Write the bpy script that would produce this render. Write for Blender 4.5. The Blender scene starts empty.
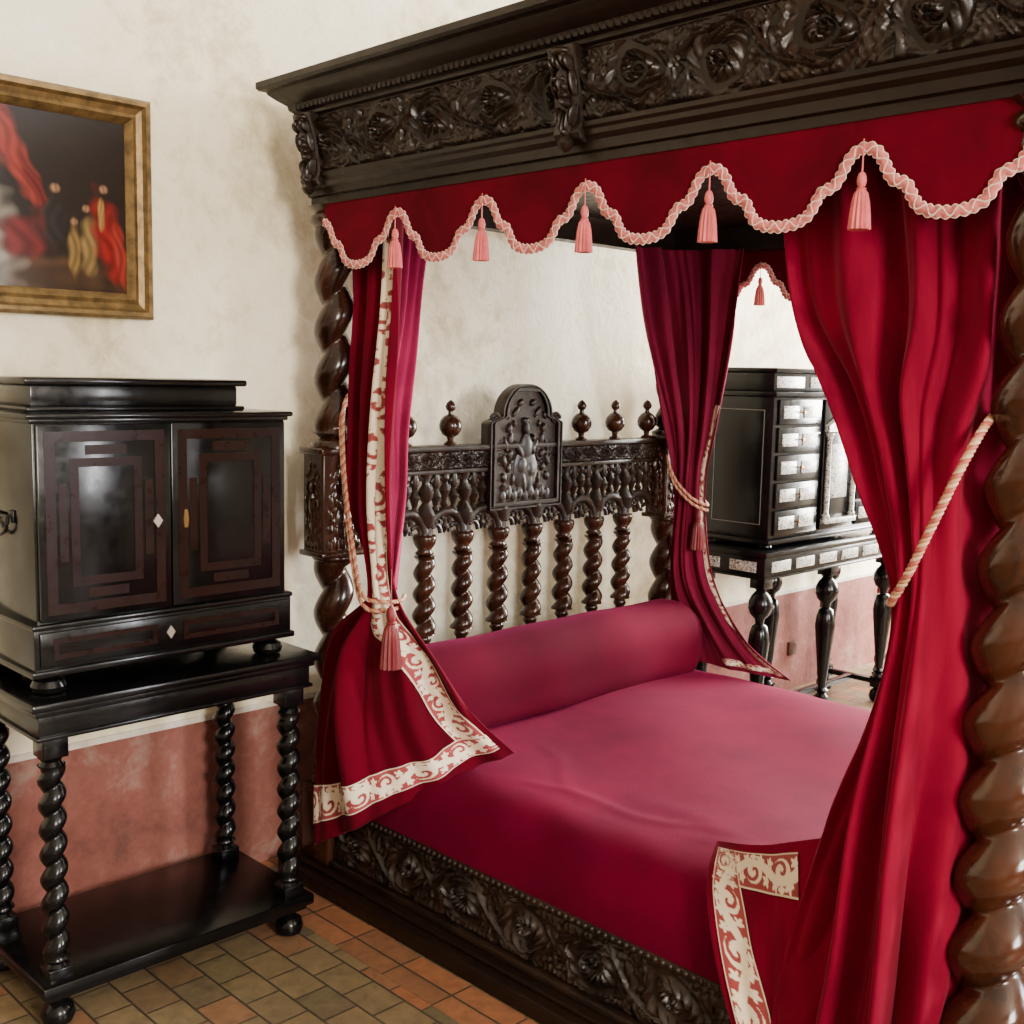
import bpy, bmesh, math, random
import numpy as np
from mathutils import Vector, Matrix
random.seed(3); np.random.seed(3)
SC=bpy.context.scene
pi=math.pi
# ------------------------------------------------------------------ materials
def newmat(name):
    m=bpy.data.materials.new(name); m.use_nodes=True
    nt=m.node_tree; b=nt.nodes["Principled BSDF"]
    return m,nt,b
def N(nt,t,**k):
    n=nt.nodes.new(t)
    for a,v in k.items(): setattr(n,a,v)
    return n
def ramp(nt,fac,stops,interp='LINEAR'):
    r=N(nt,"ShaderNodeValToRGB"); r.color_ramp.interpolation=interp
    el=r.color_ramp.elements
    while len(el)<len(stops): el.new(.5)
    for e,(p,c) in zip(el,stops):
        e.position=p; e.color=(c[0],c[1],c[2],1)
    nt.links.new(fac,r.inputs[0]); return r.outputs[0]
def noise(nt,scale,detail=4,rough=.55,dist=0,coord="Object",stretch=None):
    tc=N(nt,"ShaderNodeTexCoord"); n=N(nt,"ShaderNodeTexNoise")
    n.inputs["Scale"].default_value=scale; n.inputs["Detail"].default_value=detail
    n.inputs["Roughness"].default_value=rough; n.inputs["Distortion"].default_value=dist
    src=tc.outputs[coord]
    if stretch:
        mp=N(nt,"ShaderNodeMapping"); mp.inputs["Scale"].default_value=stretch
        nt.links.new(src,mp.inputs[0]); src=mp.outputs[0]
    nt.links.new(src,n.inputs[0]); return n.outputs[0]
def bump(nt,b,h,strength=.3,dist=.01):
    bp=N(nt,"ShaderNodeBump"); bp.inputs["Strength"].default_value=strength; bp.inputs["Distance"].default_value=dist
    nt.links.new(h,bp.inputs["Height"]); nt.links.new(bp.outputs[0],b.inputs["Normal"])
def wood(name,c1,c2,rough=.3,coat=.3,scale=6,stretch=(1,1,.15),bs=.15,spec=.5):
    m,nt,b=newmat(name)
    n=noise(nt,scale,6,.6,.6,stretch=stretch)
    nt.links.new(ramp(nt,n,[(.3,c1),(.7,c2)]),b.inputs["Base Color"])
    n2=noise(nt,40,4)
    nt.links.new(ramp(nt,n2,[(.3,(rough*.75,)*3),(.75,(min(1,rough*1.4),)*3)]),b.inputs["Roughness"])
    b.inputs["Coat Weight"].default_value=coat; b.inputs["Coat Roughness"].default_value=.08
    b.inputs["Specular IOR Level"].default_value=spec
    bump(nt,b,n2,bs,.004); return m
def velvet(name,c1,c2,sheen=.5,tint=(1,.35,.45),scale=5,stretch=None,lo=.32,hi=.68,dist=.8,det=6):
    m,nt,b=newmat(name)
    n=noise(nt,scale,det,.6,dist,stretch=stretch)
    nt.links.new(ramp(nt,n,[(lo,c1),(hi,c2)]),b.inputs["Base Color"])
    b.inputs["Roughness"].default_value=.9
    b.inputs["Sheen Weight"].default_value=sheen; b.inputs["Sheen Roughness"].default_value=.35
    b.inputs["Sheen Tint"].default_value=(*tint,1); b.inputs["Specular IOR Level"].default_value=.05
    n2=noise(nt,260,2)
    bump(nt,b,n2,.25,.002); return m
def plain(name,c,rough=.5,metal=0,var=.0,bs=0):
    m,nt,b=newmat(name)
    n=noise(nt,30,4)
    d=tuple(max(0,x*(1-var)) for x in c); e=tuple(min(1,x*(1+var)) for x in c)
    nt.links.new(ramp(nt,n,[(.3,d),(.7,e)]),b.inputs["Base Color"])
    b.inputs["Roughness"].default_value=rough; b.inputs["Metallic"].default_value=metal
    if bs: bump(nt,b,n,bs,.004)
    return m
def vcol(name,rough=.8,sheen=0):
    m,nt,b=newmat(name); a=N(nt,"ShaderNodeVertexColor"); a.layer_name="Col"
    n=noise(nt,300,2)
    nt.links.new(a.outputs[0],b.inputs["Base Color"]); b.inputs["Roughness"].default_value=rough
    b.inputs["Sheen Weight"].default_value=sheen; bump(nt,b,n,.3,.002); return m
M_oak=wood("carved_dark_oak",(.0042,.0020,.0012),(.021,.0092,.0048),.40,.03,9,spec=.36)
M_oak2=wood("dark_oak_mouldings",(.0038,.0018,.0011),(.015,.0062,.0034),.38,.0,4,(.3,.3,1.5),spec=.24)
M_post=wood("polished_walnut",(.010,.0028,.0013),(.058,.0165,.0064),.17,.1,7,(2.2,2.2,.45),bs=.08,spec=.38)
M_postd=wood("aged_dark_walnut",(.008,.0027,.0015),(.044,.0140,.0064),.22,.08,7,(2,2,.4),bs=.08,spec=.36)
M_ebony=wood("ebonised_wood",(.0012,.0012,.0014),(.0035,.0032,.0034),.20,.0,5,bs=.04,spec=.28)
M_inlay=wood("rosewood_inlay",(.0070,.0022,.0017),(.015,.0042,.0030),.32,.0,12,bs=.05,spec=.16)
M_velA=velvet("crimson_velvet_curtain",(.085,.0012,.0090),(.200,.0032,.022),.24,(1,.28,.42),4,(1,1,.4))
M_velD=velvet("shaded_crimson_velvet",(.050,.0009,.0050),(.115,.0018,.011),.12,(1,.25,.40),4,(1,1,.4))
M_velB=velvet("lit_rose_crimson_velvet",(.20,.008,.045),(.30,.020,.075),.35,(1,.4,.5))  # rose tone puts the light on this curtain panel into its colour
M_velC=velvet("light_tinted_crimson_velvet",(.085,.004,.016),(.18,.009,.034),.3,(1,.4,.5),4,(1,1,.4))  # rosier crimson, with light shining through the cloth put into the colour
M_velV=velvet("crimson_velvet_valance",(.055,.0009,.0045),(.105,.0017,.0090),.06)
M_bed=velvet("magenta_crimson_velvet",(.050,.0004,.0075),(.122,.0007,.0180),.10,(1,.08,.34),2.4,None,.25,.75,.2,5)
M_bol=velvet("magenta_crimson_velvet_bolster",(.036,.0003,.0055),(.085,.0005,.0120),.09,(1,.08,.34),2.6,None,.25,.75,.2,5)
M_trim=vcol("embroidered_band",.85,.1)
M_braid=plain("pink_braid",(.54,.14,.135),.8,var=.25,bs=.3)
M_braid2=plain("cream_braid_loops",(.76,.54,.46),.8,var=.12,bs=.3)
M_tass=plain("salmon_pink_silk",(.54,.095,.10),.6,var=.2,bs=.3)
M_tassd=plain("dark_red_silk",(.15,.010,.014),.6,var=.2,bs=.3)
M_cord=vcol("twisted_pink_gold_cord",.6)
M_gold=plain("antique_gilding",(.15,.092,.032),.42,.55,var=.5,bs=.5)
M_brass=plain("brass",(.32,.20,.07),.3,.9,var=.1)
M_silver=plain("silver_plate",(.5,.47,.42),.3,.7,var=.1)
M_iron=plain("black_iron",(.012,.012,.012),.4,.8,var=.1)
M_brownp=plain("brown_plastic",(.05,.016,.009),.4,var=.1)
def ivorymat():
    m,nt,b=newmat("engraved_ivory_inlay")
    n=noise(nt,62,2,.5,2.2)
    nt.links.new(ramp(nt,n,[(.0,(.015,.015,.015)),(.44,(.50,.48,.42)),(.50,(.03,.03,.03)),(.54,(.55,.53,.46))],'CONSTANT'),b.inputs["Base Color"])
    b.inputs["Roughness"].default_value=.35; return m
M_ivory=ivorymat()
def plaster(name,stops,scale=1.3):
    m,nt,b=newmat(name)
    n=noise(nt,scale,8,.62,.5); n2=noise(nt,scale*7,6,.7,.3)
    mx=N(nt,"ShaderNodeMath",operation='ADD'); ml=N(nt,"ShaderNodeMath",operation='MULTIPLY'); ml.inputs[1].default_value=.45
    sb=N(nt,"ShaderNodeMath",operation='SUBTRACT'); sb.inputs[1].default_value=.225
    nt.links.new(n2,ml.inputs[0]); nt.links.new(ml.outputs[0],mx.inputs[0]); nt.links.new(n,mx.inputs[1]); nt.links.new(mx.outputs[0],sb.inputs[0])
    nt.links.new(ramp(nt,sb.outputs[0],stops),b.inputs["Base Color"])
    b.inputs["Roughness"].default_value=.85; bump(nt,b,n2,.4,.014); return m
M_wall=plaster("aged_cream_plaster",[(.26,(.44,.35,.20)),(.40,(.66,.57,.39)),(.50,(.82,.74,.55)),(.75,(.90,.85,.69))],1.9)
M_wall2=plaster("darkened_unseen_wall_plaster",[(.25,(.24,.20,.15)),(.7,(.32,.28,.23))])  # for the unseen walls, darkened to cut reflections in the polished wood
M_wall3=plaster("white_plaster",[(.25,(.66,.62,.54)),(.7,(.80,.78,.72))])
M_dado=plaster("faded_pink_paint",[(.25,(.09,.034,.028)),(.43,(.18,.055,.042)),(.58,(.23,.080,.062)),(.75,(.28,.17,.14))],4.2)
M_dline=plain("white_painted_line",(.62,.56,.48),.8,var=.15)
def floormat(name,stops,bw,rh,rot,off=.5,loc=(0,0,0)):
    m,nt,b=newmat(name)
    tc=N(nt,"ShaderNodeTexCoord"); mp=N(nt,"ShaderNodeMapping"); mp.inputs["Rotation"].default_value=(0,0,rot)
    mp.inputs["Location"].default_value=loc
    nt.links.new(tc.outputs["Object"],mp.inputs[0])
    br=N(nt,"ShaderNodeTexBrick"); br.offset=off; br.squash=1
    for k,v in (("Scale",1),("Brick Width",bw),("Row Height",rh),("Mortar Size",.0035),("Mortar Smooth",.2),("Bias",0.0)): br.inputs[k].default_value=v
    br.inputs["Color1"].default_value=(0,0,0,1); br.inputs["Color2"].default_value=(1,1,1,1); br.inputs["Mortar"].default_value=(.5,.5,.5,1)
    nt.links.new(mp.outputs[0],br.inputs[0])
    col=ramp(nt,br.outputs["Color"],stops)
    n=noise(nt,26,6,.65,.4)
    mx=N(nt,"ShaderNodeMix",data_type='RGBA',blend_type='MULTIPLY'); mx.inputs[0].default_value=.75
    nt.links.new(col,mx.inputs[6]); nt.links.new(ramp(nt,n,[(.3,(.5,.5,.5)),(.7,(1.2,1.15,1.05))]),mx.inputs[7])
    m2=N(nt,"ShaderNodeMix",data_type='RGBA'); nt.links.new(br.outputs["Fac"],m2.inputs[0]); nt.links.new(mx.outputs[2],m2.inputs[6]); m2.inputs[7].default_value=(.045,.035,.026,1)
    nt.links.new(m2.outputs[2],b.inputs["Base Color"])
    b.inputs["Roughness"].default_value=.42
    inv=N(nt,"ShaderNodeMath",operation='SUBTRACT'); inv.inputs[0].default_value=1; nt.links.new(br.outputs["Fac"],inv.inputs[1])
    bump(nt,b,inv.outputs[0],.4,.003); return m
M_floor=floormat("terracotta_floor_tiles",[(0,(.15,.118,.066)),(.4,(.20,.142,.078)),(.62,(.115,.098,.060)),(.80,(.21,.115,.062)),(1,(.30,.115,.058))],.125,.100,pi/2)
M_floor2=floormat("orange_border_tiles",[(0,(.26,.105,.052)),(.5,(.29,.125,.065)),(1,(.18,.09,.05))],.2,.3,pi/2,0)
M_ceil=plain("ceiling_plaster",(.7,.66,.58),.9,var=.05)
# ------------------------------------------------------------------ mesh builder
class B:
    def __init__(s): s.v=[]; s.f=[]; s.c=[]
    def add(s,V,Fc,cols=None):
        o=len(s.v); s.v+= [tuple(p) for p in V]; s.f+=[tuple(i+o for i in f) for f in Fc]
        if cols is not None: s.c+=list(cols)
        return s
    def box(s,x0,x1,y0,y1,z0,z1,bev=.004):
        bm=bmesh.new(); bmesh.ops.create_cube(bm,size=1)
        sx,sy,sz=x1-x0,y1-y0,z1-z0
        for v in bm.verts: v.co=Vector(((x0+x1)/2+v.co.x*sx,(y0+y1)/2+v.co.y*sy,(z0+z1)/2+v.co.z*sz))
        bv=min(bev,.45*min(abs(sx),abs(sy),abs(sz)))
        if bv>0: bmesh.ops.bevel(bm,geom=list(bm.edges),offset=bv,segments=2,profile=.5,affect='EDGES')
        bm.verts.index_update()
        s.add([v.co[:] for v in bm.verts],[[v.index for v in f.verts] for f in bm.faces]); bm.free(); return s
    def lathe(s,cx,cy,prof,n=24):
        V=[];Fc=[]
        for r,z in prof:
            for i in range(n):
                a=2*pi*i/n; V.append((cx+r*math.cos(a),cy+r*math.sin(a),z))
        k=len(prof)
        for j in range(k-1):
            for i in range(n):
                Fc.append((j*n+i,j*n+(i+1)%n,(j+1)*n+(i+1)%n,(j+1)*n+i))
        Fc.append(tuple(reversed(range(n)))); Fc.append(tuple((k-1)*n+i for i in range(n)))
        return s.add(V,Fc)
    def twist(s,cx,cy,z0,z1,R0,R1,pitch,d=.36,n=36,hand=1,per=14,starts=1,gam=.75,off=0):
        rings=max(8,int((z1-z0)/pitch*per)); V=[];Fc=[]
        for j in range(rings+1):
            t=j/rings; z=z0+(z1-z0)*t; R=R0+(R1-R0)*t
            e=min(1,min(t,1-t)*rings/5)
            oa=(pi-2*pi*z/pitch)*hand; ox,oy=off*R*e*math.cos(oa),off*R*e*math.sin(oa)
            for i in range(n):
                a=2*pi*i/n; ph=starts*a*hand+2*pi*z/pitch
                k=(math.sin(ph/2)**2+.004)**(gam/2)
                r=R*(1-d*(1-k)*e)*(1-off*.6*e)
                V.append((cx+ox+r*math.cos(a),cy+oy+r*math.sin(a),z))
        for j in range(rings):
            for i in range(n):
                Fc.append((j*n+i,j*n+(i+1)%n,(j+1)*n+(i+1)%n,(j+1)*n+i))
        Fc.append(tuple(reversed(range(n)))); Fc.append(tuple(rings*n+i for i in range(n)))
        return s.add(V,Fc)
    def tube(s,pts,rad,n=8,col=None):
        pts=[Vector(p) for p in pts]; m=len(pts); V=[];Fc=[]
        for j,p in enumerate(pts):
            a=pts[max(j-1,0)]; b=pts[min(j+1,m-1)]
            t=(b-a).normalized(); up=Vector((0,0,1)) if abs(t.z)<.9 else Vector((1,0,0))
            x=t.cross(up).normalized(); y=t.cross(x)
            for i in range(n):
                an=2*pi*i/n
                V.append(p+x*(rad*math.cos(an))+y*(rad*math.sin(an)))
        for j in range(m-1):
            for i in range(n):
                k=j+1
                Fc.append((j*n+i,j*n+(i+1)%n,k*n+(i+1)%n,k*n+i))
        Fc.append(tuple(reversed(range(n)))); Fc.append(tuple((m-1)*n+i for i in range(n)))
        return s.add(V,Fc,None if col is None else [col]*len(V))
    def grid(s,P,cols=None):
        h,w=P.shape[:2]; Fc=[]
        for j in range(h-1):
            for i in range(w-1):
                Fc.append((j*w+i,j*w+i+1,(j+1)*w+i+1,(j+1)*w+i))
        return s.add(P.reshape(-1,3).tolist(),Fc,None if cols is None else cols.reshape(-1,3).tolist())
    def ext(s,poly,fn,w0,w1):
        n=len(poly); V=[fn(a,b,w0) for a,b in poly]+[fn(a,b,w1) for a,b in poly]
        Fc=[(i,(i+1)%n,(i+1)%n+n,i+n) for i in range(n)]+[tuple(reversed(range(n))),tuple(range(n,2*n))]
        return s.add(V,Fc)
    def obj(s,name,mat,parent=None,smooth=40,label=None,solid=0):
        me=bpy.data.meshes.new(name); me.from_pydata(s.v,[],s.f)
        bm=bmesh.new(); bm.from_mesh(me); bmesh.ops.recalc_face_normals(bm,faces=bm.faces); bm.to_mesh(me); bm.free()
        if s.c:
            ca=me.color_attributes.new("Col",'FLOAT_COLOR','POINT')
            arr=np.ones((len(s.v),4),dtype=np.float32); arr[:,:3]=np.array(s.c,dtype=np.float32)
            ca.data.foreach_set("color",arr.ravel())
        me.materials.append(mat)
        if smooth: me.shade_smooth(); me.set_sharp_from_angle(angle=math.radians(smooth))
        o=bpy.data.objects.new(name,me); SC.collection.objects.link(o)
        if parent is not None: put(o,parent)
        if label: o["label"]=label
        if solid:
            md=o.modifiers.new("thickness",'SOLIDIFY'); md.thickness=solid; md.offset=0
        return o
parent_loc={}
def put(o,parent):
    o.parent=parent
    o.matrix_parent_inverse=Matrix.Translation(parent_loc[parent.name]).inverted()
def thing(name,loc,label,cat,group=None):
    e=bpy.data.objects.new(name,None); e.empty_display_size=.1; e.location=loc
    SC.collection.objects.link(e); e["label"]=label; e["category"]=cat
    if group: e["group"]=group
    parent_loc[e.name]=Vector(loc); return e
def top(o,label,cat,group=None):
    o["label"]=label; o["category"]=cat
    if group: o["group"]=group
    return o
def putsub(o,parent):
    o.parent=parent; o.matrix_parent_inverse=Matrix.Identity(4)
def struct(o): o["kind"]="structure"; return o
# ------------------------------------------------------------------ relief
def scroll(x,y,L,H,seed=0,pf=1.45):
    P=H*pf; n=max(1,round(L/P)); P=L/n
    xo=x; x=x+H*(.045*np.sin(y/H*9+x/H*2.3+seed)+.025*np.sin(x/H*7.1+y/H*5)); y2=y+H*(.04*np.sin(x/H*6.3+1.3*seed)+.02*np.sin(x/H*11+y/H*7))
    i=np.floor(xo/P); cx=(i+.5)*P; sg=np.where((i%2)==0,1.,-1.)
    rx=np.sin(i*12.9898+seed)*.5+.5
    ys=H*(.5+.38*np.sin(pi*x/P))
    cy=H*.5-sg*H*.04
    dx=(x-cx)*.80; dy=(y2-cy)*sg; r=np.sqrt(dx**2+dy**2)+1e-6; th=np.arctan2(dy,dx)
    lr=np.log(r/H+.13)
    ph=8.2*lr-th+.6+rx*1.5
    sp=np.clip(.5+.62*np.cos(ph),0,1)**.8
    serr=.70+.30*np.cos(9*th+22*lr+2*rx)
    m=np.clip((H*.43-r)/(H*.06),0,1)
    stem=np.exp(-((y2-ys)/(H*.045))**2)
    a1=(x-cx)/H; b1=(y2/H-.5)
    leaf=np.clip(.5+.62*np.sin(21*a1*.62+11*b1*np.sin(i+1)+2.2*np.sin(9*b1)+rx*5)*np.cos(17*b1+2.4*np.sin(6*a1)),0,1)**.9
    lv=.85+.15*np.cos(60*a1+30*b1)
    fan=np.clip(.5+.8*np.cos(7*th+6*np.sin(r/H*8)+rx*4),0,1)*np.clip((r-H*.30)/(H*.08),0,1)
    h=m*sp*serr
    h=np.maximum(h,fan*.66*(1-m)*lv); h=np.maximum(h,stem*(1-m*.7)); h=np.maximum(h,.60*leaf*lv*(1-m))
    e=np.clip(np.minimum(np.minimum(y,H-y)/(H*.05),np.minimum(xo,L-xo)/(H*.05)),0,1)
    return h*e
def relief(b,O,U,V,Nn,L,H,depth,fn=scroll,res=.004,seed=0,lean=0):
    O,U,V,Nn=[np.array(a,float) for a in (O,U,V,Nn)]
    nx=int(L/res)+2; ny=int(H/res)+2
    X,Y=np.meshgrid(np.linspace(0,L,nx),np.linspace(0,H,ny))
    h=fn(X,Y,L,H,seed)*depth
    P=O+X[...,None]*U+Y[...,None]*V+h[...,None]*Nn+(Y/H*lean)[...,None]*Nn
    b.grid(P); return b
def figfn(X,Y,L,H,seed=0):
    h=np.zeros_like(X)
    def el(cx,cy,sx,sy,a,rot=0):
        nonlocal h
        c,s=math.cos(rot),math.sin(rot); dx=X/L-cx; dy=Y/H-cy
        q=((dx*c+dy*s)/sx)**2+((-dx*s+dy*c)/sy)**2
        h=np.maximum(h,a*np.sqrt(np.clip(1-q,0,1)))
    for k in range(9): el(.14+.09*k,.08+.025*(k%2),.055,.055,.4)
    el(.5,.30,.20,.20,.50,.1); el(.43,.34,.09,.08,.7,.5); el(.57,.30,.09,.08,.7,-.4); el(.46,.20,.04,.13,.6,.3); el(.56,.18,.04,.12,.6,-.2)
    el(.5,.50,.11,.12,.7,.1); el(.39,.47,.04,.11,.6,.8); el(.62,.50,.04,.10,.6,-.9)
    el(.48,.66,.055,.065,.9); el(.48,.725,.07,.028,.65); el(.60,.57,.04,.04,.8); el(.60,.48,.05,.06,.7,.4)
    for sx in (0,1):
        q=(lambda v: v if sx==0 else 1-v)
        el(q(.22),.66,.05,.04,.6,.5); el(q(.24),.57,.04,.06,.5,-.4); el(q(.17),.52,.03,.07,.5,.3); el(q(.24),.44,.05,.035,.5,.4); el(q(.15),.38,.035,.06,.5,.4); el(q(.22),.32,.04,.04,.5,.2); el(q(.15),.24,.05,.04,.5,-.3)
        el(q(.32),.80,.07,.03,.5,.6); el(q(.20),.77,.04,.03,.45,-.5); el(q(.40),.88,.05,.03,.5,.3); el(q(.30),.70,.03,.03,.5); el(q(.29),.22,.03,.05,.45)
    return h
# ------------------------------------------------------------------ drapes (vectorised)
def crm(p,t):
    n=p-1; x=np.clip(t,0,1)*n; i=np.minimum(x.astype(int),n-1); f=x-i
    M=np.zeros((len(t),p)); r=np.arange(len(t))
    for k,wt in ((-1,.5*(-f+2*f*f-f**3)),(0,.5*(2-5*f*f+3*f**3)),(1,.5*(f+4*f*f-3*f**3)),(2,.5*(-f*f+f**3))):
        np.add.at(M,(r,np.clip(i+k,0,n)),wt)
    return M
class Drape:
    def __init__(s,rows,amp,nf,ph=0,out=(-1,-.4,.1),nu=261,nw=241,irr=.35):
        r=np.array(rows,float); am=np.array(amp,float)
        u=np.linspace(0,1,nu); w=np.linspace(0,1,nw)
        Mu=crm(r.shape[1],u); Mw=crm(r.shape[0],w)
        Bs=np.einsum('wr,rck,uc->wuk',Mw,r,Mu)
        du=np.gradient(Bs,axis=1); dw=np.gradient(Bs,axis=0)
        n=np.cross(du,dw); n/=np.linalg.norm(n,axis=2,keepdims=True)+1e-12
        n*=np.where((n@np.array(out,float))[...,None]>0,1,-1)
        A=(Mw@am)[:,None]; k=2*pi*nf; wob=(.5*np.sin(4*w+ph))[:,None]; uu=u[None,:]
        W=w[:,None]; uw=uu+irr*.06*np.sin(9*W+5*uu+ph)+irr*.03*np.sin(17*W-8*uu)
        f=np.sin(k*uw+ph+wob)+.45*np.sin(k*1.63*uw+1.3+ph-wob)+.22*np.sin(k*2.9*uw+2*ph+3*W)+irr*.25*np.sin(k*.8*uw+11*W+ph)
        f=np.where(f>0,f,.8*f)
        s.G=Bs+n*(A*f)[...,None]
        du=np.gradient(s.G,axis=1); dw=np.gradient(s.G,axis=0)
        n2=np.cross(du,dw); n2/=np.linalg.norm(n2,axis=2,keepdims=True)+1e-12
        n2*=np.where((n2*n).sum(2,keepdims=True)>0,1,-1)
        s.Nn=n2; s.nu=nu; s.nw=nw
        s.W=np.linalg.norm(np.diff(Bs,axis=1),axis=2).sum(1)
        s.Hc=np.linalg.norm(np.diff(Bs,axis=0),axis=2).cumsum(0)
    def ev(s,u,w,off=0):
        x=np.clip(u,0,1)*(s.nu-1); y=np.clip(w,0,1)*(s.nw-1)
        i=np.minimum(x.astype(int),s.nu-2); j=np.minimum(y.astype(int),s.nw-2); f=(x-i)[...,None]; g=(y-j)[...,None]
        q=lambda T:(T[j,i]*(1-f)+T[j,i+1]*f)*(1-g)+(T[j+1,i]*(1-f)+T[j+1,i+1]*f)*g
        return q(s.G)+q(s.Nn)*off
    def wid(s,w): return np.interp(w,np.linspace(0,1,s.nw),s.W)
    def sheet(s,b,du=2,dw=2): b.grid(s.G[::dw,::du])
BG=np.array((.25,.028,.032)); CREAM=np.array((.74,.62,.46))
def pattern(a,t,per=.20,W=.078):
    # broad scrolling leaves on a red ground
    y=(t-.5)*W; ph=2*pi*a/per
    ym=.016*np.sin(ph)
    cream=np.abs(y-ym)<.0090+.003*np.cos(2*ph)
    k=np.round(a/(per/2)-.5); cx=(k+.5)*per/2; sg=np.where(k%2==0,-1,1)
    dx=a-cx; dy=y-sg*.003; r=np.hypot(dx*.85,dy)+1e-6; th=np.arctan2(dy*sg,dx)
    cream|=(r<.0245)&(np.cos(2*pi*r/.024-th+.5)>-.45)
    for ox,oy,rr,kk in ((-.024,-.022,.0115,5),(.024,-.022,.0115,5),(0,-.029,.009,4),(.042,.018,.010,5),(-.042,.018,.010,5)):
        ddx=dx-ox; ddy=y*sg-oy
        q=np.hypot(ddx,ddy); tt=np.arctan2(ddy,ddx)
        cream|=q<rr+.003*np.cos(kk*tt)
    edge=(t<.045)|(t>.955)
    c=np.where(cream[...,None],CREAM,BG); return np.where(edge[...,None],CREAM*.85,c)
def band(b,D,fu,fw,na,nt,length,off=.006):
    a,t=np.meshgrid(np.linspace(0,1,na+1),np.linspace(0,1,nt+1),indexing='ij')
    w=fw(a,t); u=fu(a,t,w)
    b.grid(D.ev(u,w,off),pattern(a*length,t))
def edges(D,lead=1,d0=.034,d1=.110,hem=(.045,.125),wtop=.02,lh=.8,parent=None,off=.006,hemu=(0,1)):
    b=B(); Lc=D.Hc[-1,int((D.nu-1)*(.95 if lead else .05))]; H=float(Lc)
    hc=D.Hc[:,D.nu//2]; hb=lambda d: np.interp(hc[-1]-d,np.r_[0,hc],np.linspace(0,1,D.nw))
    wa,wb=hb(hem[0]),hb(hem[1])
    def uu(a,t,w):
        d=(d0+(d1-d0)*t)/np.maximum(D.wid(w),.21)
        return 1-d if lead else d
    band(b,D,uu,lambda a,t:wtop+(wb-wtop)*a,620,36,H*(wb-wtop),off)
    def uh(a,t,w):
        e=d0/D.wid(np.array(.97))
        return hemu[0]+(hemu[1]-e-hemu[0])*a
    band(b,D,uh,lambda a,t:wb+(wa-wb)*t,420,36,lh,off)
    o=b.obj("trim",M_trim,smooth=80,label="cream scroll-embroidered band"); putsub(o,parent)
def ropepath(b,pts,rad,pitch=.035):
    p=np.array(pts,float); t=np.linspace(0,1,400); q=crm(len(p),t)@p
    L=np.r_[0,np.linalg.norm(np.diff(q,axis=0),axis=1).cumsum()]; n=max(20,int(L[-1]/.0025)); s=np.linspace(0,L[-1],n)
    q=np.stack([np.interp(s,L,q[:,k]) for k in range(3)],1)
    tg=np.gradient(q,axis=0); tg/=np.linalg.norm(tg,axis=1,keepdims=True)
    up=np.array((.3,.2,1.0)); x=np.cross(tg,up); x/=np.linalg.norm(x,axis=1,keepdims=True); y=np.cross(tg,x)
    for k,col in ((0,(.42,.20,.11)),(1,(.34,.075,.05)),(2,(.52,.31,.19))):
        a=2*pi*s/pitch+2*pi*k/3
        c=q+(x*np.cos(a)[:,None]+y*np.sin(a)[:,None])*rad*.5
        b.tube(c.tolist(),rad*.56,7,col)
def tassel(name,parent,x,y,z,L=.15,R=.022,mat=None):
    b=B(); n=28; V=[];Fc=[]
    prof=[(.0012,0),(.0017,-.36),(.006,-.38),(R*.40,-.41),(R*.48,-.46),(R*.40,-.51),(R*.28,-.53),(R*.50,-.545),(R*.42,-.56),(R*.62,-.60),(R*.78,-.70),(R*.90,-.84),(R,-1.0),(R*.5,-.99)]
    for j,(r,zz) in enumerate(prof):
        for i in range(n):
            a=2*pi*i/n; rr=r*(1+(.10*(i%2*2-1) if j>=9 else 0)); V.append((x+rr*math.cos(a),y+rr*math.sin(a),z+zz*L))
    k=len(prof)
    for j in range(k-1):
        for i in range(n): Fc.append((j*n+i,j*n+(i+1)%n,(j+1)*n+(i+1)%n,(j+1)*n+i))
    Fc.append(tuple((k-1)*n+i for i in range(n)))
    b.add(V,Fc); o=b.obj(name,mat or M_tass)
    if parent is not None: putsub(o,parent)
    return o
# ================================================================== ROOM
WY=3.0; XL=-2.2; XR=7.2; YF=-3.4; ZC=3.5; DZ=.50
struct(B().box(XL-.2,XR+.2,YF-.2,WY+.2,-.1,0,0).obj("floor",M_floor,smooth=0))
struct(B().box(1.735,1.868,-.5,2.95,-.01,.002,0).obj("trim_2",M_floor2,smooth=0))
struct(B().box(XL-.2,XR+.2,WY,WY+.2,0,ZC,0).obj("wall_back",M_wall,smooth=0))
struct(B().box(XL,XR,WY-.004,WY+.05,0,DZ,0).obj("baseboard_back",M_dado,smooth=0))
struct(B().box(XL,XR,WY-.006,WY+.05,DZ,DZ+.018,0).obj("trim_1",M_dline,smooth=0))
struct(B().box(XR,XR+.2,YF,WY,0,ZC,0).obj("wall_right",M_wall3,smooth=0))
struct(B().box(XL-.2,XL,YF,WY,0,ZC,0).obj("wall_left",M_wall2,smooth=0))
struct(B().box(XL,XR,YF-.2,YF,0,ZC,0).obj("wall_front",M_wall2,smooth=0))
struct(B().box(XL-.2,XR+.2,YF-.2,WY+.2,ZC,ZC+.1,0).obj("ceiling",M_ceil,smooth=0))
m,nt,bs=newmat("daylit_window_glass"); bs.inputs["Base Color"].default_value=(.7,.8,.9,1)
bs.inputs["Emission Color"].default_value=(.9,.95,1,1); bs.inputs["Emission Strength"].default_value=1.5; M_glass=m
M_frame=plain("white_window_wood",(.7,.68,.62),.5,var=.05)
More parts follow.
